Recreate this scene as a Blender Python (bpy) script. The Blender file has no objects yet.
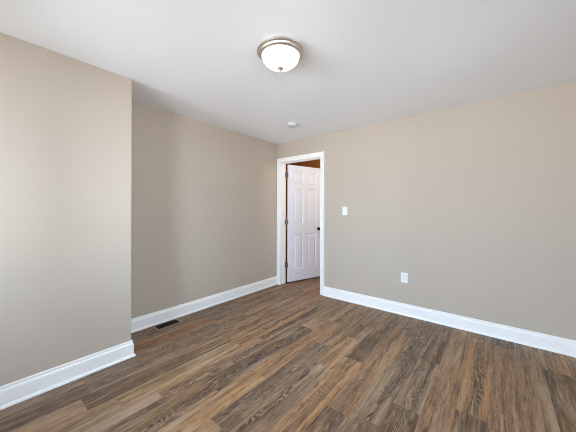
import bpy, bmesh, math, random
from mathutils import Vector, Matrix

scene = bpy.context.scene
col = scene.collection

# ------------------------------------------------------------------ camera
F_PX, YAW, ROLL, CY = 259.044, math.radians(39.0575), math.radians(0.1487), 209.968
CAM = Vector((2.9989, -3.3947, 1.2923))
Fw = Vector((-math.sin(YAW), math.cos(YAW), 0))
R0 = Vector((math.cos(YAW), math.sin(YAW), 0)); U0 = Vector((0, 0, 1))
Rv = R0 * math.cos(ROLL) + U0 * math.sin(ROLL)
Uv = U0 * math.cos(ROLL) - R0 * math.sin(ROLL)
cd = bpy.data.cameras.new('camera')
cd.sensor_fit = 'HORIZONTAL'; cd.sensor_width = 36.0
cd.lens = F_PX / 576 * 36.0
cd.shift_y = -(216 - CY) / 576
cd.clip_start = 0.02
cam = bpy.data.objects.new('camera', cd); col.objects.link(cam)
m = Matrix((Rv, Uv, -Fw)).transposed().to_4x4(); m.translation = CAM
cam.matrix_world = m
scene.camera = cam
scene.cycles.filter_width = 1.0

# ------------------------------------------------------------------ view / world / light
vs = scene.view_settings
vs.view_transform = 'Standard'; vs.look = 'None'; vs.gamma = 1.0; vs.use_curve_mapping = False
vs.exposure = 0.0

# daylight comes through unseen window openings sized to fit the room's light: blue sky above the horizon, sunlit ground below it
SKY = (25.5, 32.5, 42.0); GROUND = (31.5, 34.2, 38.5); SHADED_GROUND = (11.0, 11.0, 10.3)
world = bpy.data.worlds.new('sky'); scene.world = world; world.use_nodes = True
wn = world.node_tree; bg = wn.nodes['Background']
wtc = wn.nodes.new('ShaderNodeTexCoord'); wsp = wn.nodes.new('ShaderNodeSeparateXYZ')
wn.links.new(wtc.outputs['Generated'], wsp.inputs[0])
def wmix(lo, hi, a, b):
    mr = wn.nodes.new('ShaderNodeMapRange'); mr.inputs['From Min'].default_value = lo; mr.inputs['From Max'].default_value = hi
    mx = wn.nodes.new('ShaderNodeMix'); mx.data_type = 'RGBA'
    for k, v in (('A', a), ('B', b)):
        if hasattr(v, 'node'): wn.links.new(v, mx.inputs[k])
        else: mx.inputs[k].default_value = v + (1,)
    wn.links.new(wsp.outputs['Z'], mr.inputs['Value']); wn.links.new(mr.outputs['Result'], mx.inputs['Factor'])
    return mx.outputs['Result']
# the ground close under the wall lies in the shade of the house
wn.links.new(wmix(-0.03, 0.03, wmix(-0.46, -0.30, SHADED_GROUND, GROUND), SKY), bg.inputs['Color'])
bg.inputs['Strength'].default_value = 1.0

ROOM_X, REAR_Y, H = 3.62, -4.05, 2.44
WIN_Z0, WIN_Z1 = 0.70, 2.15
WIN_REAR = [(0.55, 0.90), (1.38, 1.90), (2.83, 3.38)]        # x spans of unseen rear windows; outer two added, widths set for light
WIN_RIGHT = [(-3.24, -2.84), (-1.44, -1.24)]     # y spans of unseen windows added in the right wall for light
def portal(loc, rot, w):
    d = bpy.data.lights.new('window_daylight', 'AREA'); d.shape = 'RECTANGLE'
    d.size = w; d.size_y = WIN_Z1 - WIN_Z0; d.cycles.is_portal = True
    o = bpy.data.objects.new('window_daylight', d); col.objects.link(o)
    o.location = loc; o.rotation_euler = rot
WZ = (WIN_Z0 + WIN_Z1) / 2
for a, b in WIN_REAR: portal(((a + b) / 2, REAR_Y - 0.125, WZ), (math.radians(90), 0, 0), b - a)
for a, b in WIN_RIGHT: portal((ROOM_X + 0.125, (a + b) / 2, WZ), (math.radians(90), 0, math.radians(90)), b - a)

# ------------------------------------------------------------------ helpers
def srgb(r, g, b):
    def f(c):
        c /= 255.0
        return c / 12.92 if c <= 0.04045 else ((c + 0.055) / 1.055) ** 2.4
    return (f(r), f(g), f(b), 1.0)

def obj(name, bm, mat, parent=None, smooth=False, bevel=0.0):
    bmesh.ops.recalc_face_normals(bm, faces=bm.faces[:])
    me = bpy.data.meshes.new(name); bm.to_mesh(me); bm.free()
    if mat: me.materials.append(mat)
    o = bpy.data.objects.new(name, me); col.objects.link(o)
    if smooth:
        for p in me.polygons: p.use_smooth = True
        try: me.set_sharp_from_angle(angle=math.radians(40))
        except Exception: pass
    if parent: o.parent = parent
    if bevel:
        b = o.modifiers.new('bevel', 'BEVEL'); b.width = bevel; b.segments = 2
        b.limit_method = 'ANGLE'; b.angle_limit = math.radians(40)
    return o

def thing(name, label, cat, loc=(0, 0, 0), rotz=0.0, group=None, kind=None):
    o = bpy.data.objects.new(name, None); col.objects.link(o)
    o.empty_display_size = 0.1
    o.location = loc; o.rotation_euler = (0, 0, rotz)
    tag(o, label, cat, group, kind)
    return o

def tag(o, label=None, cat=None, group=None, kind=None):
    if label: o['label'] = label
    if cat: o['category'] = cat
    if group: o['group'] = group
    if kind: o['kind'] = kind
    return o

def structure(name, bm, mat, label, cat, **k):
    o = obj(name, bm, mat, **k)
    return tag(o, label, cat, kind='structure')

def box(bm, x0, x1, y0, y1, z0, z1):
    v = [bm.verts.new((x, y, z)) for z in (z0, z1) for y in (y0, y1) for x in (x0, x1)]
    for f in ((0, 1, 3, 2), (4, 5, 7, 6), (0, 1, 5, 4), (2, 3, 7, 6), (0, 2, 6, 4), (1, 3, 7, 5)):
        bm.faces.new([v[i] for i in f])

def lathe(bm, prof, seg=48, axis='Z'):
    rings = []
    for r, z in prof:
        if r < 1e-6:
            rings.append([bm.verts.new((0, 0, z))])
        else:
            rings.append([bm.verts.new((r * math.cos(2 * math.pi * i / seg), r * math.sin(2 * math.pi * i / seg), z)) for i in range(seg)])
    for a, b in zip(rings, rings[1:]):
        for i in range(seg):
            j = (i + 1) % seg
            if len(a) == 1 and len(b) == 1: continue
            if len(a) == 1: bm.faces.new((a[0], b[i], b[j]))
            elif len(b) == 1: bm.faces.new((a[i], a[j], b[0]))
            else: bm.faces.new((a[i], a[j], b[j], b[i]))

def sweep(bm, path, prof, place):
    """path: list of 2D points; prof: (offset, height) outline, closed; mitred at corners.
    place(p, h) maps a 2D point and a height to 3D. Offset goes to the LEFT of travel."""
    n = len(path); rings = []
    for i, p in enumerate(path):
        p = Vector(p)
        def nrm(a, b):
            d = (Vector(b) - Vector(a)).normalized(); return Vector((-d.y, d.x))
        if i == 0: off = nrm(path[0], path[1])
        elif i == n - 1: off = nrm(path[-2], path[-1])
        else:
            a, b = nrm(path[i - 1], path[i]), nrm(path[i], path[i + 1])
            s = a + b; off = s / (s.dot(a))
        rings.append([bm.verts.new(place(p + off * o, h)) for o, h in prof])
    k = len(prof)
    for a, b in zip(rings, rings[1:]):
        for i in range(k):
            j = (i + 1) % k
            bm.faces.new((a[i], a[j], b[j], b[i]))
    bm.faces.new(rings[0]); bm.faces.new(rings[-1])

def wall_grid(bm, axis, c0, c1, a0, a1, z0, z1, holes):
    """solid wall slab between c0..c1 (thickness), spanning a0..a1, with rectangular holes (a,b,za,zb)"""
    As = sorted({a0, a1, *[h[0] for h in holes], *[h[1] for h in holes]})
    Zs = sorted({z0, z1, *[h[2] for h in holes], *[h[3] for h in holes]})
    for i in range(len(As) - 1):
        for j in range(len(Zs) - 1):
            ca, cz = (As[i] + As[i + 1]) / 2, (Zs[j] + Zs[j + 1]) / 2
            if any(h[0] < ca < h[1] and h[2] < cz < h[3] for h in holes): continue
            if axis == 'x': box(bm, As[i], As[i + 1], c0, c1, Zs[j], Zs[j + 1])
            else: box(bm, c0, c1, As[i], As[i + 1], Zs[j], Zs[j + 1])
    bmesh.ops.remove_doubles(bm, verts=bm.verts[:], dist=1e-5)
    # drop the doubled faces inside the slab
    bm.verts.index_update(); seen = {}
    for f in bm.faces[:]:
        key = tuple(sorted(v.index for v in f.verts))
        seen.setdefault(key, []).append(f)
    dead = [f for fs in seen.values() if len(fs) > 1 for f in fs]
    if dead: bmesh.ops.delete(bm, geom=dead, context='FACES_ONLY')

# ------------------------------------------------------------------ materials
def new_mat(name):
    mt = bpy.data.materials.new(name); mt.use_nodes = True
    nt = mt.node_tree
    return mt, nt, nt.nodes['Principled BSDF']

def plain(name, color, rough=0.5, metal=0.0, bump=0.0, scale=200.0, spec=0.5, vary=0.0):
    mt, nt, b = new_mat(name)
    b.inputs['Base Color'].default_value = color
    b.inputs['Roughness'].default_value = rough
    b.inputs['Metallic'].default_value = metal
    b.inputs['Specular IOR Level'].default_value = spec
    tc = nt.nodes.new('ShaderNodeTexCoord')
    nz = nt.nodes.new('ShaderNodeTexNoise'); nz.inputs['Scale'].default_value = scale; nz.inputs['Detail'].default_value = 3
    nt.links.new(tc.outputs['Object'], nz.inputs['Vector'])
    if bump:
        bp = nt.nodes.new('ShaderNodeBump'); bp.inputs['Strength'].default_value = bump; bp.inputs['Distance'].default_value = 0.001
        nt.links.new(nz.outputs['Fac'], bp.inputs['Height']); nt.links.new(bp.outputs['Normal'], b.inputs['Normal'])
    if vary:
        mx = nt.nodes.new('ShaderNodeMix'); mx.data_type = 'RGBA'
        n2 = nt.nodes.new('ShaderNodeTexNoise'); n2.inputs['Scale'].default_value = 2.5
        nt.links.new(tc.outputs['Object'], n2.inputs['Vector'])
        nt.links.new(n2.outputs['Fac'], mx.inputs['Factor'])
        mx.inputs['A'].default_value = tuple(c * (1 - vary) for c in color[:3]) + (1,)
        mx.inputs['B'].default_value = tuple(min(1, c * (1 + vary)) for c in color[:3]) + (1,)
        nt.links.new(mx.outputs['Result'], b.inputs['Base Color'])
    return mt

M_wall = plain('beige_wall_paint', srgb(192, 179, 162), 0.75, bump=0.15, scale=350, spec=0.25, vary=0.015)
M_hall = plain('tan_hall_paint', srgb(198, 126, 66), 0.75, bump=0.15, scale=350, spec=0.25)
M_ceil = plain('white_ceiling_paint', srgb(247, 248, 249), 0.9, bump=0.2, scale=300, spec=0.1)
M_trim = plain('white_semigloss_trim', srgb(250, 248, 243), 0.35, bump=0.05, scale=60)
M_door = plain('white_door_paint', srgb(232, 233, 238), 0.45, bump=0.1, scale=90)
M_plastic = plain('white_plastic', srgb(240, 240, 240), 0.35)
M_nickel = plain('brushed_nickel', srgb(206, 196, 184), 0.42, 1.0, bump=0.1, scale=400)
M_hinge = plain('satin_nickel_hinge', srgb(150, 148, 146), 0.35, 1.0)
M_bronze = plain('dark_bronze_metal', srgb(42, 38, 36), 0.3, 0.9)
M_detector = plain('off_white_plastic', srgb(214, 214, 212), 0.5)
M_black = plain('dark_slot', srgb(25, 24, 23), 0.8)
M_vent = plain('brown_metal_register', srgb(150, 124, 96), 0.45, 0.2)
M_duct = plain('dark_duct', srgb(28, 26, 24), 0.9)

def glow_mat():
    mt, nt, b = new_mat('lit_frosted_glass')
    b.inputs['Base Color'].default_value = (0.9, 0.88, 0.82, 1)
    b.inputs['Roughness'].default_value = 0.35
    b.inputs['Emission Color'].default_value = (1.0, 0.90, 0.76, 1)
    tc = nt.nodes.new('ShaderNodeTexCoord'); nz = nt.nodes.new('ShaderNodeTexNoise')
    nz.inputs['Scale'].default_value = 9; nz.inputs['Detail'].default_value = 2
    mr = nt.nodes.new('ShaderNodeMapRange')
    mr.inputs['To Min'].default_value = 0.95; mr.inputs['To Max'].default_value = 1.25
    nt.links.new(tc.outputs['Object'], nz.inputs['Vector']); nt.links.new(nz.outputs['Fac'], mr.inputs['Value'])
    nt.links.new(mr.outputs['Result'], b.inputs['Emission Strength'])
    return mt
M_glow = glow_mat()

def glass_mat():
    mt, nt, b = new_mat('window_glass')
    nt.nodes.remove(b)
    tr = nt.nodes.new('ShaderNodeBsdfTransparent'); gl = nt.nodes.new('ShaderNodeBsdfGlossy'); gl.inputs['Roughness'].default_value = 0.02
    fr = nt.nodes.new('ShaderNodeFresnel'); mx = nt.nodes.new('ShaderNodeMixShader')
    nt.links.new(fr.outputs[0], mx.inputs[0]); nt.links.new(tr.outputs[0], mx.inputs[1]); nt.links.new(gl.outputs[0], mx.inputs[2])
    nt.links.new(mx.outputs[0], nt.nodes['Material Output'].inputs['Surface'])
    return mt
M_glass = glass_mat()

def wood_mat():
    mt, nt, b = new_mat('vinyl_oak_planks')
    N = nt.nodes.new; L = nt.links.new
    def math_(op, a, c):
        n = N('ShaderNodeMath'); n.operation = op
        for i, v in enumerate((a, c)):
            if hasattr(v, 'node'): L(v, n.inputs[i])
            else: n.inputs[i].default_value = v
        return n.outputs[0]
    def mix(fac, a, c, blend='MIX'):
        n = N('ShaderNodeMix'); n.data_type = 'RGBA'; n.blend_type = blend
        for k, v in (('Factor', fac), ('A', a), ('B', c)):
            if hasattr(v, 'node'): L(v, n.inputs[k])
            else: n.inputs[k].default_value = v
        return n.outputs['Result']
    def ramp(fac, stops):
        n = N('ShaderNodeValToRGB'); e = n.color_ramp.elements
        e[0].position, e[0].color = stops[0][0], (stops[0][1],) * 3 + (1,)
        e[1].position, e[1].color = stops[-1][0], (stops[-1][1],) * 3 + (1,)
        for p, v in stops[1:-1]:
            x = e.new(p); x.color = (v,) * 3 + (1,)
        L(fac, n.inputs[0]); return n.outputs[0]
    def noise(vec, scale, detail=3, rough=0.55, dist=0.0):
        n = N('ShaderNodeTexNoise'); L(vec, n.inputs['Vector'])
        n.inputs['Scale'].default_value = scale; n.inputs['Detail'].default_value = detail
        n.inputs['Roughness'].default_value = rough; n.inputs['Distortion'].default_value = dist
        return n.outputs['Fac']
    tc = N('ShaderNodeTexCoord')
    at = N('ShaderNodeAttribute'); at.attribute_name = 'tone'
    sd = N('ShaderNodeAttribute'); sd.attribute_name = 'seed'
    sp = N('ShaderNodeSeparateXYZ'); L(tc.outputs['Object'], sp.inputs[0])
    seed = sd.outputs['Fac']
    def vec(sx, sy):
        c = N('ShaderNodeCombineXYZ')
        L(math_('MULTIPLY', sp.outputs[0], sx), c.inputs[0])
        L(math_('ADD', math_('MULTIPLY', sp.outputs[1], sy), math_('MULTIPLY', seed, 7.3)), c.inputs[1])
        L(math_('MULTIPLY', seed, 31.7), c.inputs[2])
        return c.outputs[0]
    uv = N('ShaderNodeUVMap'); uv.uv_map = 'across'
    us = N('ShaderNodeSeparateXYZ'); L(uv.outputs[0], us.inputs[0])
    wob = noise(vec(2.5, 1.1), 1.0, 2, 0.5)
    ctr = math_('ABSOLUTE', math_('ADD', math_('SUBTRACT', us.outputs[0], 0.5), math_('MULTIPLY', math_('SUBTRACT', wob, 0.5), 1.1)), 0.0)
    heart = ramp(ctr, [(0.10, 1.0), (0.34, 0.0)])                                  # heartwood runs down the middle of a board
    pick = math_('FRACT', math_('MULTIPLY', seed, 5.77), 0.0)                      # and only on some boards
    heart = math_('MULTIPLY', heart, ramp(pick, [(0.25, 0.15), (0.6, 1.0)]))
    broad = noise(vec(12, 0.8), 1.0, 3, 0.55, 0.8)
    hue = noise(vec(10, 0.9), 1.0, 2, 0.5, 0.5)
    streak = noise(vec(27, 1.0), 1.0, 4, 0.62, 0.5)
    speck = noise(vec(66, 9), 1.0, 3, 0.7, 0.3)
    fine = noise(vec(150, 7), 1.0, 3, 0.65)
    # cathedral figure: fine bands bent by a slow noise along the plank, inside the heartwood
    warp = noise(vec(8.0, 1.4), 1.0, 2, 0.5)
    ph = math_('ADD', math_('MULTIPLY', sp.outputs[0], 60.0), math_('MULTIPLY', warp, 160.0))
    jit = noise(vec(80, 14), 1.0, 3, 0.65)
    ph = math_('ADD', ph, math_('MULTIPLY', jit, 10.0))
    rings = math_('ADD', math_('MULTIPLY', math_('SINE', ph, 0.0), 0.5), 0.5)
    patch = math_('MULTIPLY', heart, ramp(broad, [(0.40, 1.0), (0.60, 0.2)]))
    figure = ramp(rings, [(0.10, 1.0), (0.50, 0.0)])
    pale = ramp(rings, [(0.60, 0.0), (0.95, 1.0)])
    c = at.outputs['Color']
    c = mix(ramp(hue, [(0.48, 0.0), (0.66, 0.55)]), c, srgb(178, 141, 100))        # honey zones
    c = mix(ramp(broad, [(0.36, 0.55), (0.52, 0.0)]), c, srgb(92, 74, 60))        # greyed zones
    c = mix(math_('MULTIPLY', heart, 0.5), c, srgb(94, 74, 59))                   # darker heartwood
    c = mix(ramp(streak, [(0.51, 0.0), (0.68, 0.62)]), c, srgb(190, 164, 132))    # pale limed streaks
    c = mix(ramp(streak, [(0.30, 0.6), (0.46, 0.0)]), c, srgb(66, 50, 39))        # dark streaks
    c = mix(math_('MULTIPLY', math_('MULTIPLY', figure, patch), 0.75), c, srgb(46, 34, 26))
    c = mix(math_('MULTIPLY', math_('MULTIPLY', pale, patch), 0.55), c, srgb(188, 170, 150))
    c = mix(ramp(speck, [(0.34, 0.5), (0.46, 0.0)]), c, srgb(58, 44, 33))
    c = mix(ramp(speck, [(0.55, 0.0), (0.69, 0.42)]), c, srgb(196, 172, 142))
    c = mix(ramp(fine, [(0.34, 0.34), (0.5, 0.0)]), c, srgb(60, 46, 35))
    c = mix(ramp(fine, [(0.54, 0.0), (0.70, 0.24)]), c, srgb(192, 170, 142))
    bloom = noise(vec(6, 0.9), 1.0, 2, 0.5, 0.6)
    c = mix(math_('MULTIPLY', ramp(bloom, [(0.54, 0.0), (0.68, 0.6)]), ramp(streak, [(0.40, 0.0), (0.58, 1.0)])), c, srgb(184, 164, 142))
    knot = N('ShaderNodeTexVoronoi'); L(vec(6.0, 2.4), knot.inputs['Vector']); knot.inputs['Scale'].default_value = 1.0
    kn = ramp(knot.outputs['Distance'], [(0.04, 0.7), (0.14, 0.0)])
    c = mix(kn, c, srgb(58, 41, 30))
    c = mix(1.0, c, (1.0, 0.93, 0.86, 1), 'MULTIPLY')
    L(c, b.inputs['Base Color'])
    rr = N('ShaderNodeMapRange'); L(streak, rr.inputs['Value'])
    rr.inputs['To Min'].default_value = 0.42; rr.inputs['To Max'].default_value = 0.58
    L(rr.outputs['Result'], b.inputs['Roughness'])
    b.inputs['Specular IOR Level'].default_value = 0.4
    bp = N('ShaderNodeBump'); bp.inputs['Strength'].default_value = 0.25; bp.inputs['Distance'].default_value = 0.0006
    L(fine, bp.inputs['Height']); L(bp.outputs['Normal'], b.inputs['Normal'])
    return mt
M_wood = wood_mat()

# ------------------------------------------------------------------ floor: planks along y
random.seed(11)
ORANGE, TAN, MID, GREY, DARK = srgb(174, 134, 94), srgb(172, 139, 104), srgb(150, 118, 89), srgb(138, 117, 98), srgb(106, 85, 68)
WARMDARK, HONEY = srgb(124, 70, 30), srgb(172, 114, 60)  # recess boards: warm shade of the recess mixed into the board colour
PITCH, X_SEAM = 0.1665, 1.121
# row -> list of (y of the far joint, tone of the plank nearer than it); first item is the plank that runs past y = 0
KNOWN = {
    -6: [(9, WARMDARK)],
    -5: [(9, GREY), (-1.58, HONEY)],
    -4: [(9, MID), (-1.25, GREY), (-2.85, GREY)],
    -3: [(9, MID), (-1.60, GREY), (-2.85, DARK)],
    -2: [(9, ORANGE), (-0.6, MID), (-1.75, DARK), (-2.91, GREY)],  # nearest plank's grey carries the blue daylight falling there
    -1: [(9, MID), (-0.55, ORANGE), (-1.76, TAN), (-2.76, GREY)],
    0: [(9, MID), (-0.35, DARK), (-1.55, MID), (-2.55, GREY)],
    1: [(9, TAN), (-1.05, DARK), (-2.275, DARK)],
    2: [(9, ORANGE), (-0.75, ORANGE), (-1.95, ORANGE)],
    3: [(9, MID), (-1.25, GREY), (-2.45, MID)],
    4: [(9, GREY), (-0.60, DARK), (-0.95, ORANGE), (-1.54, GREY), (-2.7, MID)],
    5: [(9, GREY), (-0.08, DARK), (-1.30, ORANGE), (-2.55, MID)],
    6: [(9, MID), (-0.68, MID), (-1.90, DARK)],
    7: [(9, GREY), (-0.61, GREY), (-1.85, GREY)],
    8: [(9, DARK), (-0.20, DARK), (-0.91, GREY), (-1.6, DARK)],
    9: [(9, MID), (-1.1, MID), (-2.0, GREY)],
    10: [(9, ORANGE), (-1.40, DARK)],
    11: [(9, DARK), (-0.20, MID), (-1.45, DARK)],
    12: [(9, GREY), (-0.94, MID)],
    13: [(9, ORANGE), (-0.44, DARK), (-1.66, MID)],
    14: [(9, MID), (-0.45, ORANGE)],
}
bm = bmesh.new()
tone_l = bm.loops.layers.float_color.new('tone'); seed_l = bm.faces.layers.float.new('seed'); across_l = bm.loops.layers.uv.new('across')
FX0, FX1, FY0, FY1, GAP = -1.3, ROOM_X + 0.12, REAR_Y - 0.12, 1.42, 0.0009
def quad(x0, x1, y0, y1, z, tone, seed):
    f = bm.faces.new([bm.verts.new(p) for p in ((x0, y0, z), (x1, y0, z), (x1, y1, z), (x0, y1, z))])
    f[seed_l] = seed
    for l in f.loops:
        l[tone_l] = tone
        l[across_l].uv = ((l.vert.co.x - x0) / (x1 - x0), (l.vert.co.y - y0) / (y1 - y0))
VENT = (0.075, -2.09, 0.165, -1.86)    # hole for the duct boot
k0 = math.floor((FX0 - X_SEAM) / PITCH); k1 = math.ceil((FX1 - X_SEAM) / PITCH)
for k in range(k0, k1):
    xa, xb = max(FX0, X_SEAM + k * PITCH), min(FX1, X_SEAM + (k + 1) * PITCH)
    rows = KNOWN.get(k, [(9, random.choice([MID, GREY, ORANGE, DARK]))])
    planks = []; top = FY1
    # fill beyond the first joint so that the hall floor is laid in planks as well
    for i, (yj, tn) in enumerate(rows):
        hi = min(FY1, yj) if i else FY1
        lo = rows[i + 1][0] if i + 1 < len(rows) else FY0
        planks.append([lo, hi, tn])
    out = []
    for lo, hi, tn in planks:
        first = True
        while hi - lo > 1.5:
            if lo <= FY0 + 1e-6: out.append((hi - 1.22, hi, tn if first else random.choice([MID, GREY, ORANGE, DARK]))); hi -= 1.22
            else: out.append((lo, lo + 1.22, tn)); lo += 1.22; tn = random.choice([MID, GREY, ORANGE])
            first = False
        out.append((lo, hi, tn))
    for lo, hi, tn in out:
        j = random.uniform(0.92, 1.08)
        t = tuple(min(1, c * j) for c in tn[:3]) + (1,)
        quad(xa + GAP, xb - GAP, lo + GAP, hi - GAP, 0.0, t, random.random() * 10)
quad(FX0, FX1, FY0, FY1, -0.003, srgb(60, 46, 36), 0.5)
floor = structure('floor', bm, M_wood, 'wood-look plank floor in mixed orange brown and grey brown boards', 'floor')

# ------------------------------------------------------------------ shell
XB, YB = 0.489, -2.49            # the projecting stretch of the left wall
DX0, DX1, DZ = 0.080, 0.881, 2.107  # clear door opening
WT = 0.14
bm = bmesh.new(); box(bm, -1.3, ROOM_X + 0.14, REAR_Y - 0.14, 1.42, H, H + 0.1)
structure('ceiling', bm, M_ceil, 'flat white painted ceiling', 'ceiling')
bm = bmesh.new(); box(bm, -0.12, 0.0, YB, 0.0, 0, H)
structure('wall_left', bm, M_wall, 'beige recessed stretch of wall between the projecting wall and the door', 'wall')
bm = bmesh.new(); box(bm, -0.12, XB, REAR_Y, YB, 0, H)
structure('wall_left_near', bm, M_wall, 'beige projecting wall nearest the camera at the left', 'wall', bevel=0.004)
bm = bmesh.new(); wall_grid(bm, 'x', 0.0, WT, -1.3, ROOM_X + 0.12, 0, H, [(DX0 - 0.018, DX1 + 0.018, 0, DZ + 0.018)])
structure('wall_back', bm, M_wall, 'long beige wall with the doorway, switch and outlet', 'wall')
bm = bmesh.new(); wall_grid(bm, 'x', REAR_Y - 0.12, REAR_Y, -0.12, ROOM_X + 0.12, 0, H, [(a, b, WIN_Z0, WIN_Z1) for a, b in WIN_REAR])
structure('wall_rear', bm, M_wall, 'beige wall behind the camera with a window', 'wall')
bm = bmesh.new(); wall_grid(bm, 'y', ROOM_X, ROOM_X + 0.12, REAR_Y, 0.0, 0, H, [(a, b, WIN_Z0, WIN_Z1) for a, b in WIN_RIGHT])
structure('wall_right', bm, M_wall, 'beige wall to the right of the camera with added windows', 'wall')
# hall beyond the door
bm = bmesh.new(); box(bm, -1.3, 2.6, 1.30, 1.42, 0, H)
structure('wall_hall_far', bm, M_hall, 'tan brown hall wall seen above the open door', 'wall')
bm = bmesh.new(); box(bm, -1.3, -1.18, WT, 1.30, 0, H)
structure('wall_hall_left', bm, M_hall, 'tan hall end wall hidden behind the open door', 'wall')
bm = bmesh.new(); box(bm, 2.48, 2.6, WT, 1.30, 0, H)
structure('wall_hall_right', bm, M_hall, 'tan hall end wall out of sight past the doorway', 'wall')

def window(name, place, a0, a1, z0, z1, label):
    root = thing(name, label, 'window', kind='structure')
    bm = bmesh.new(); path = [(a0, z0), (a1, z0), (a1, z1), (a0, z1)]
    w = 0.045
    for (p, q, r, s) in ((a0, a1, z0, z0 + w), (a0, a1, z1 - w, z1), (a0, a0 + w, z0 + w, z1 - w), (a1 - w, a1, z0 + w, z1 - w), (a0 + w, a1 - w, (z0 + z1) / 2 - 0.02, (z0 + z1) / 2 + 0.02)):
        c = [place(x, d, z) for x in (p, q) for d in (0.03, 0.08) for z in (r, s)]
        xs, ys, zs = zip(*c); box(bm, min(xs), max(xs), min(ys), max(ys), min(zs), max(zs))
    obj('window_frame', bm, M_trim, root)
    bm = bmesh.new()
    c = [place(x, d, z) for x in (a0 + w, a1 - w) for d in (0.053, 0.057) for z in (z0 + w, z1 - w)]
    xs, ys, zs = zip(*c); box(bm, min(xs), max(xs), min(ys), max(ys), min(zs), max(zs))
    obj('pane', bm, M_glass, root)
for i, (a, b) in enumerate(WIN_REAR):
    window('window_%d' % (i + 1), lambda a, d, z: (a, REAR_Y - d, z), a, b, WIN_Z0, WIN_Z1, 'white framed window behind the camera, ' + ('added for light next to the projecting wall', 'the middle one of three', 'added for light nearest the right wall')[i])
for i, (a, b) in enumerate(WIN_RIGHT):
    window('window_%d' % (i + 1 + len(WIN_REAR)), lambda a, d, z: (ROOM_X + d, a, z), a, b, WIN_Z0, WIN_Z1, ('wider', 'narrow')[i] + ' white framed window added for light in the right hand wall')

# ------------------------------------------------------------------ baseboards with shoe moulding
BH = 0.140
BASE = [(0.0, 0.0), (0.0, BH), (0.006, BH), (0.0085, BH - 0.004), (0.0088, BH - 0.014), (0.0065, BH - 0.018), (0.0085, BH - 0.022), (0.0135, BH - 0.029), (0.015, BH - 0.036), (0.015, 0.020)] 
def quarter(n=5):
    return [(0.015 + 0.014 * math.sin(math.pi / 2 * i / n), 0.020 * math.cos(math.pi / 2 * i / n)) for i in range(n + 1)]
BASE = BASE + quarter()[1:]
def baseboard(name, path, label):
    bm = bmesh.new(); sweep(bm, path, BASE, lambda p, h: (p.x, p.y, h + 0.0005))
    return structure(name, bm, M_trim, label, 'baseboard')
CW = 0.068
baseboard('baseboard_left', [(0.0, -0.0005), (0.0, YB + 0.0005)], 'white baseboard along the recessed wall behind the floor register')
baseboard('baseboard_left_near', [(0.031, YB), (XB, YB), (XB, REAR_Y)], 'white baseboard on the projecting wall at left wrapping its corner')
baseboard('baseboard_back', [(ROOM_X - 0.031, 0.0), (DX1 + 0.005 + CW, 0.0)], 'white baseboard along the long wall from doorway to right edge')
baseboard('baseboard_right', [(ROOM_X, REAR_Y), (ROOM_X, -0.0005)], 'white baseboard on the wall to the right of the camera')
baseboard('baseboard_rear', [(XB + 0.031, REAR_Y), (ROOM_X - 0.031, REAR_Y)], 'white baseboard on the wall behind the camera')

# ------------------------------------------------------------------ door casing and jamb
CAS = [(0.0, 0.0), (0.0, 0.010), (0.004, 0.013), (0.010, 0.013), (0.014, 0.010), (0.020, 0.011), (0.042, 0.015), (0.050, 0.019), (CW, 0.019), (CW, 0.0)]
def casing(y, sgn):
    bm = bmesh.new()
    a, b, t = DX0 - 0.005, DX1 + 0.005, DZ + 0.005
    sweep(bm, [(a, 0.0005), (a, t), (b, t), (b, 0.0005)], CAS, lambda p, h: (p.x, y + sgn * h, p.y))
    return bm
root = thing('trim_1', 'white door casing and jamb around the doorway in the corner', 'door frame', (0, 0, 0), kind='structure')
obj('door_casing', casing(0.0, -1), M_trim, root)
bm = bmesh.new()
box(bm, DX0 - 0.0175, DX0, 0.0, WT, 0.0005, DZ + 0.0175)
box(bm, DX1, DX1 + 0.0175, 0.0, WT, 0.0005, DZ + 0.0175)
box(bm, DX0, DX1, 0.0, WT, DZ, DZ + 0.0175)
obj('door_jamb', bm, M_trim, root)
bm = bmesh.new()
box(bm, DX0, DX0 + 0.011, 0.062, 0.098, 0.0005, DZ)
box(bm, DX1 - 0.011, DX1, 0.062, 0.098, 0.0005, DZ)
box(bm, DX0 + 0.011, DX1 - 0.011, 0.062, 0.098, DZ - 0.011, DZ)
obj('door_stop', bm, M_trim, root)

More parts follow.
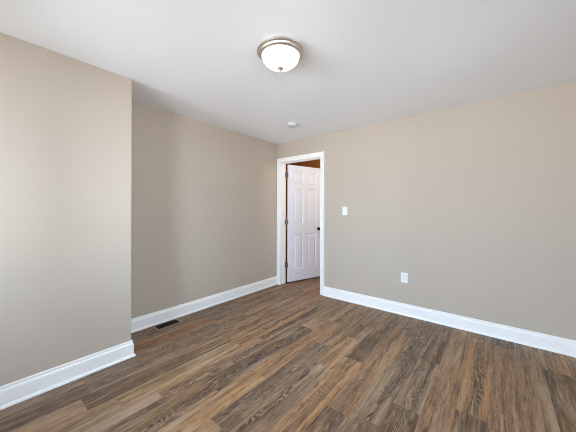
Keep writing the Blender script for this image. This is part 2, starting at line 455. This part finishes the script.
# ------------------------------------------------------------------ six panel door, ajar into the hall
DW, DH, DT = 0.757, 2.066, 0.035
DOOR_ANG = math.radians(73.5)
PIN = (DX0 + 0.012, WT + 0.010, 0.024)
door = thing('door_1', 'white six panel door standing open into the hall', 'door', PIN, DOOR_ANG, kind='structure')
def door_leaf():
    bm = bmesh.new()
    xs = [0.0, 0.112, 0.332, 0.425, 0.645, DW]
    zs = [0.0, 0.215, 0.835, 1.03, 1.655, 1.745, 1.965, DH]
    prof = [(0.0, 0.0), (0.006, 0.006), (0.014, 0.013), (0.024, 0.013), (0.038, 0.005), (0.046, 0.003)]
    for y, s in ((-DT, 1), (0.0, -1)):
        for i in range(5):
            for j in range(7):
                x0, x1, z0, z1 = xs[i], xs[i + 1], zs[j], zs[j + 1]
                if i in (1, 3) and j in (1, 3, 5):
                    rings = []
                    for ins, dep in prof:
                        rings.append([bm.verts.new(p) for p in ((x0 + ins, y + s * dep, z0 + ins), (x1 - ins, y + s * dep, z0 + ins), (x1 - ins, y + s * dep, z1 - ins), (x0 + ins, y + s * dep, z1 - ins))])
                    for a, b in zip(rings, rings[1:]):
                        for q in range(4):
                            bm.faces.new((a[q], a[(q + 1) % 4], b[(q + 1) % 4], b[q]))
                    bm.faces.new(rings[-1])
                else:
                    bm.faces.new([bm.verts.new(p) for p in ((x0, y, z0), (x1, y, z0), (x1, y, z1), (x0, y, z1))])
    for i in range(5):
        for z in (0.0, DH):
            bm.faces.new([bm.verts.new(p) for p in ((xs[i], -DT, z), (xs[i + 1], -DT, z), (xs[i + 1], 0, z), (xs[i], 0, z))])
    for j in range(7):
        for x in (0.0, DW):
            bm.faces.new([bm.verts.new(p) for p in ((x, -DT, zs[j]), (x, -DT, zs[j + 1]), (x, 0, zs[j + 1]), (x, 0, zs[j]))])
    bmesh.ops.remove_doubles(bm, verts=bm.verts[:], dist=1e-5)
    return bm
leaf = obj('door_leaf', door_leaf(), M_door, door); leaf.location = (0.010, -0.005, 0)
KPROF = [(0, 0.0), (0.032, 0.0), (0.032, 0.004), (0.026, 0.008), (0.012, 0.011), (0.010, 0.030), (0.016, 0.036), (0.026, 0.044), (0.0285, 0.054), (0.026, 0.062), (0.016, 0.067), (0, 0.068)]
for s, y in ((1, -DT - 0.005), (-1, -0.005)):
    bm = bmesh.new(); lathe(bm, KPROF, 32)
    kn = obj('door_knob', bm, M_bronze, door, smooth=True)
    kn.location = (DW - 0.050, y, 0.912)
    kn.rotation_euler = (math.radians(90 * s), 0, 0)
    kn['label'] = 'dark bronze door knob'
for z in (1.885, 1.055, 0.298):
    bm = bmesh.new()
    lathe(bm, [(0, -0.048), (0.0065, -0.048), (0.0065, 0.048), (0, 0.048)], 16)
    lathe(bm, [(0, 0.048), (0.0045, 0.049), (0.0055, 0.053), (0.003, 0.057), (0, 0.058)], 16)
    box(bm, 0.0080, 0.0099, -0.038, -0.003, -0.045, 0.045); box(bm, 0.0, 0.0085, -0.0055, -0.003, -0.045, 0.045)      # leaf on the edge of the door
    for hz in (-0.03, 0.0, 0.03):
        box(bm, 0.0072, 0.0080, -0.024, -0.018, hz - 0.003, hz + 0.003)
    # the fixed leaf lies on the jamb
    ca, sa = math.cos(-DOOR_ANG), math.sin(-DOOR_ANG)
    b2 = bmesh.new(); box(b2, -0.0118, -0.0100, -0.046, -0.010, -0.045, 0.045)
    box(b2, -0.0102, 0.0, -0.0045, -0.0025, -0.045, 0.045); box(b2, -0.0118, -0.0100, -0.012, -0.0025, -0.045, 0.045)
    vm = {}
    for v in b2.verts:
        vm[v] = bm.verts.new((v.co.x * ca - v.co.y * sa, v.co.x * sa + v.co.y * ca, v.co.z))
    for f in b2.faces: bm.faces.new([vm[v] for v in f.verts])
    b2.free()
    h = obj('hinge', bm, M_hinge, door); h.location = (0, 0, z)
    h['label'] = 'satin metal butt hinge'

# ------------------------------------------------------------------ ceiling light
root = thing('ceiling_light', 'round flush ceiling light with nickel rim and lit white glass bowl', 'ceiling light', (1.794, -1.998, H))
bm = bmesh.new()
lathe(bm, [(0, -0.0005), (0.138, -0.0005), (0.140, -0.006), (0.150, -0.013), (0.161, -0.020), (0.1665, -0.027), (0.1670, -0.032), (0.163, -0.037), (0.157, -0.039), (0.156, -0.045), (0.150, -0.053), (0.143, -0.0585), (0.1365, -0.0585), (0.134, -0.050), (0.10, -0.03), (0, -0.03)], 72)
obj('rim', bm, M_nickel, root, smooth=True)['label'] = 'brushed nickel rim'
bm = bmesh.new()
pts = [(0.1335, -0.050)]
for i in range(0, 15):
    t = i / 14 * math.pi / 2
    pts.append((0.1335 * math.cos(t) ** 0.95 if i < 14 else 0.0, -0.060 - 0.081 * math.sin(t) ** 1.15))
lathe(bm, pts, 72)
obj('glass_bowl', bm, M_glow, root, smooth=True)['label'] = 'lit frosted white glass bowl'
bm = bmesh.new()
lathe(bm, [(0, -0.136), (0.0195, -0.136), (0.0205, -0.141), (0.015, -0.147), (0.006, -0.149), (0.0065, -0.153), (0.0075, -0.157), (0.005, -0.161), (0, -0.163)], 24)
obj('finial', bm, M_nickel, root, smooth=True)['label'] = 'small nickel finial'

# ------------------------------------------------------------------ smoke detector
root = thing('smoke_detector', 'small round white smoke detector on the ceiling near the doorway', 'smoke detector', (0.874, -0.689, H))
bm = bmesh.new(); lathe(bm, [(0, -0.0005), (0.070, -0.0005), (0.070, -0.007), (0.066, -0.009), (0, -0.009)], 48)
obj('mounting_plate', bm, M_detector, root, smooth=True)
bm = bmesh.new(); lathe(bm, [(0, -0.009), (0.063, -0.009), (0.0635, -0.022), (0.061, -0.024), (0.061, -0.027), (0.0625, -0.029), (0.059, -0.036), (0.050, -0.040), (0.022, -0.041), (0.020, -0.0395), (0.0, -0.0395)], 48)
obj('detector_body', bm, M_detector, root, smooth=True)
bm = bmesh.new(); lathe(bm, [(0, -0.0395), (0.010, -0.0395), (0.009, -0.0405), (0, -0.041)], 20)
o = obj('test_button', bm, M_detector, root, smooth=True)

# ------------------------------------------------------------------ light switch and outlet
def plate_bm(w, h):
    bm = bmesh.new(); d = 0.0055
    box(bm, -w / 2, w / 2, -d, -0.0003, -h / 2, h / 2)
    return bm
def screw(parent, z, y):
    bm = bmesh.new(); lathe(bm, [(0, 0), (0.0034, 0), (0.0030, 0.0010), (0, 0.0012)], 14)
    s = obj('screw', bm, M_plastic, parent); s.location = (0, y, z); s.rotation_euler = (math.radians(90), 0, 0)
root = thing('light_switch', 'white toggle light switch plate on the wall beside the doorway', 'light switch', (1.295, 0, 1.281))
obj('cover_plate', plate_bm(0.078, 0.122), M_plastic, root, bevel=0.0025)
bm = bmesh.new(); box(bm, -0.0055, 0.0055, -0.0075, -0.005, -0.0125, 0.0125)
obj('switch_collar', bm, M_plastic, root)
bm = bmesh.new()
v = [bm.verts.new(p) for p in ((-0.0042, -0.007, -0.006), (0.0042, -0.007, -0.006), (0.0042, -0.007, 0.007), (-0.0042, -0.007, 0.007),
                               (-0.0034, -0.019, 0.004), (0.0034, -0.019, 0.004), (0.0034, -0.017, 0.012), (-0.0034, -0.017, 0.012))]
for f in ((0, 1, 2, 3), (4, 5, 6, 7), (0, 1, 5, 4), (1, 2, 6, 5), (2, 3, 7, 6), (3, 0, 4, 7)): bm.faces.new([v[i] for i in f])
obj('toggle', bm, M_plastic, root)
for z in (-0.030, 0.030): screw(root, z, -0.0055)

root = thing('electrical_outlet', 'white duplex electrical outlet low on the wall above the baseboard', 'outlet', (2.099, 0, 0.460))
obj('cover_plate', plate_bm(0.080, 0.124), M_plastic, root, bevel=0.0025)
for z in (-0.0195, 0.0195):
    bm = bmesh.new()
    n = 28; ring = []
    for i in range(n):
        a = 2 * math.pi * i / n
        ring.append((0.0172 * math.cos(a), max(-0.0142, min(0.0142, 0.0172 * math.sin(a)))))
    fr = [bm.verts.new((x, -0.0072, q)) for x, q in ring]; bk = [bm.verts.new((x, -0.005, q)) for x, q in ring]
    bm.faces.new(fr); bm.faces.new(bk)
    for i in range(n): bm.faces.new((fr[i], fr[(i + 1) % n], bk[(i + 1) % n], bk[i]))
    rc = obj('receptacle', bm, M_plastic, root); rc.location = (0, 0, z)
    bm = bmesh.new()
    box(bm, -0.0075, -0.0052, -0.0078, -0.0068, -0.001, 0.0085); box(bm, 0.0052, 0.0075, -0.0078, -0.0068, 0.0005, 0.0080)
    box(bm, -0.0022, 0.0022, -0.0078, -0.0068, -0.0092, -0.0048)
    obj('slots', bm, M_black, rc)['label'] = 'dark contact slots'
screw(root, 0, -0.0055)

# ------------------------------------------------------------------ floor register
VX0, VX1, VY0, VY1 = 0.034, 0.190, -2.125, -1.840
root = thing('floor_register', 'brown metal floor register with dark louvres beside the recessed wall', 'floor vent', ((VX0 + VX1) / 2, (VY0 + VY1) / 2, 0))
hw, hl = (VX1 - VX0) / 2, (VY1 - VY0) / 2
bm = bmesh.new()
sweep(bm, [(-hw, -hl), (hw, -hl), (hw, hl), (-hw, hl), (-hw, -hl)][:5], [(0.0, 0.0005), (0.002, 0.0035), (0.022, 0.0055), (0.022, 0.0005)], lambda p, h: (p.x, p.y, h))
# close the mitre at the starting corner
obj('frame', bm, M_vent, root)['label'] = 'brown metal frame'
bm = bmesh.new(); box(bm, -hw + 0.022, hw - 0.022, -hl + 0.022, hl - 0.022, 0.0004, 0.0012)
obj('damper', bm, M_duct, root)['label'] = 'dark shut damper'
iw, il = hw - 0.022, hl - 0.022
for row in range(3):
    xa = -iw + row * (2 * iw / 3) + 0.003; xb = xa + 2 * iw / 3 - 0.006
    bm = bmesh.new()
    n = 14
    for i in range(n):
        y = -il + (i + 0.5) * 2 * il / n
        v = [bm.verts.new(p) for p in ((xa, y - 0.004, 0.0014), (xb, y - 0.004, 0.0014), (xb, y + 0.002, 0.0048), (xa, y + 0.002, 0.0048),
                                       (xa, y - 0.003, 0.0013), (xb, y - 0.003, 0.0013), (xb, y + 0.003, 0.0047), (xa, y + 0.003, 0.0047))]
        for f in ((0, 1, 2, 3), (4, 5, 6, 7), (0, 1, 5, 4), (2, 3, 7, 6), (0, 3, 7, 4), (1, 2, 6, 5)): bm.faces.new([v[q] for q in f])
    obj('louvre_row', bm, M_duct, root)
for row in (1, 2):
    x = -iw + row * (2 * iw / 3)
    bm = bmesh.new(); box(bm, x - 0.003, x + 0.003, -il, il, 0.0012, 0.0050)
    obj('crossbar', bm, M_duct, root)

# ------------------------------------------------------------------ added fill light in the hall, no fixture, brightens door and wall
d = bpy.data.lights.new('hall_fill_light', 'POINT'); d.energy = 21; d.color = (0.94, 1.0, 0.93); d.shadow_soft_size = 0.12
o = bpy.data.objects.new('hall_fill_light', d); col.objects.link(o); o.location = (1.55, 0.5, 2.2)
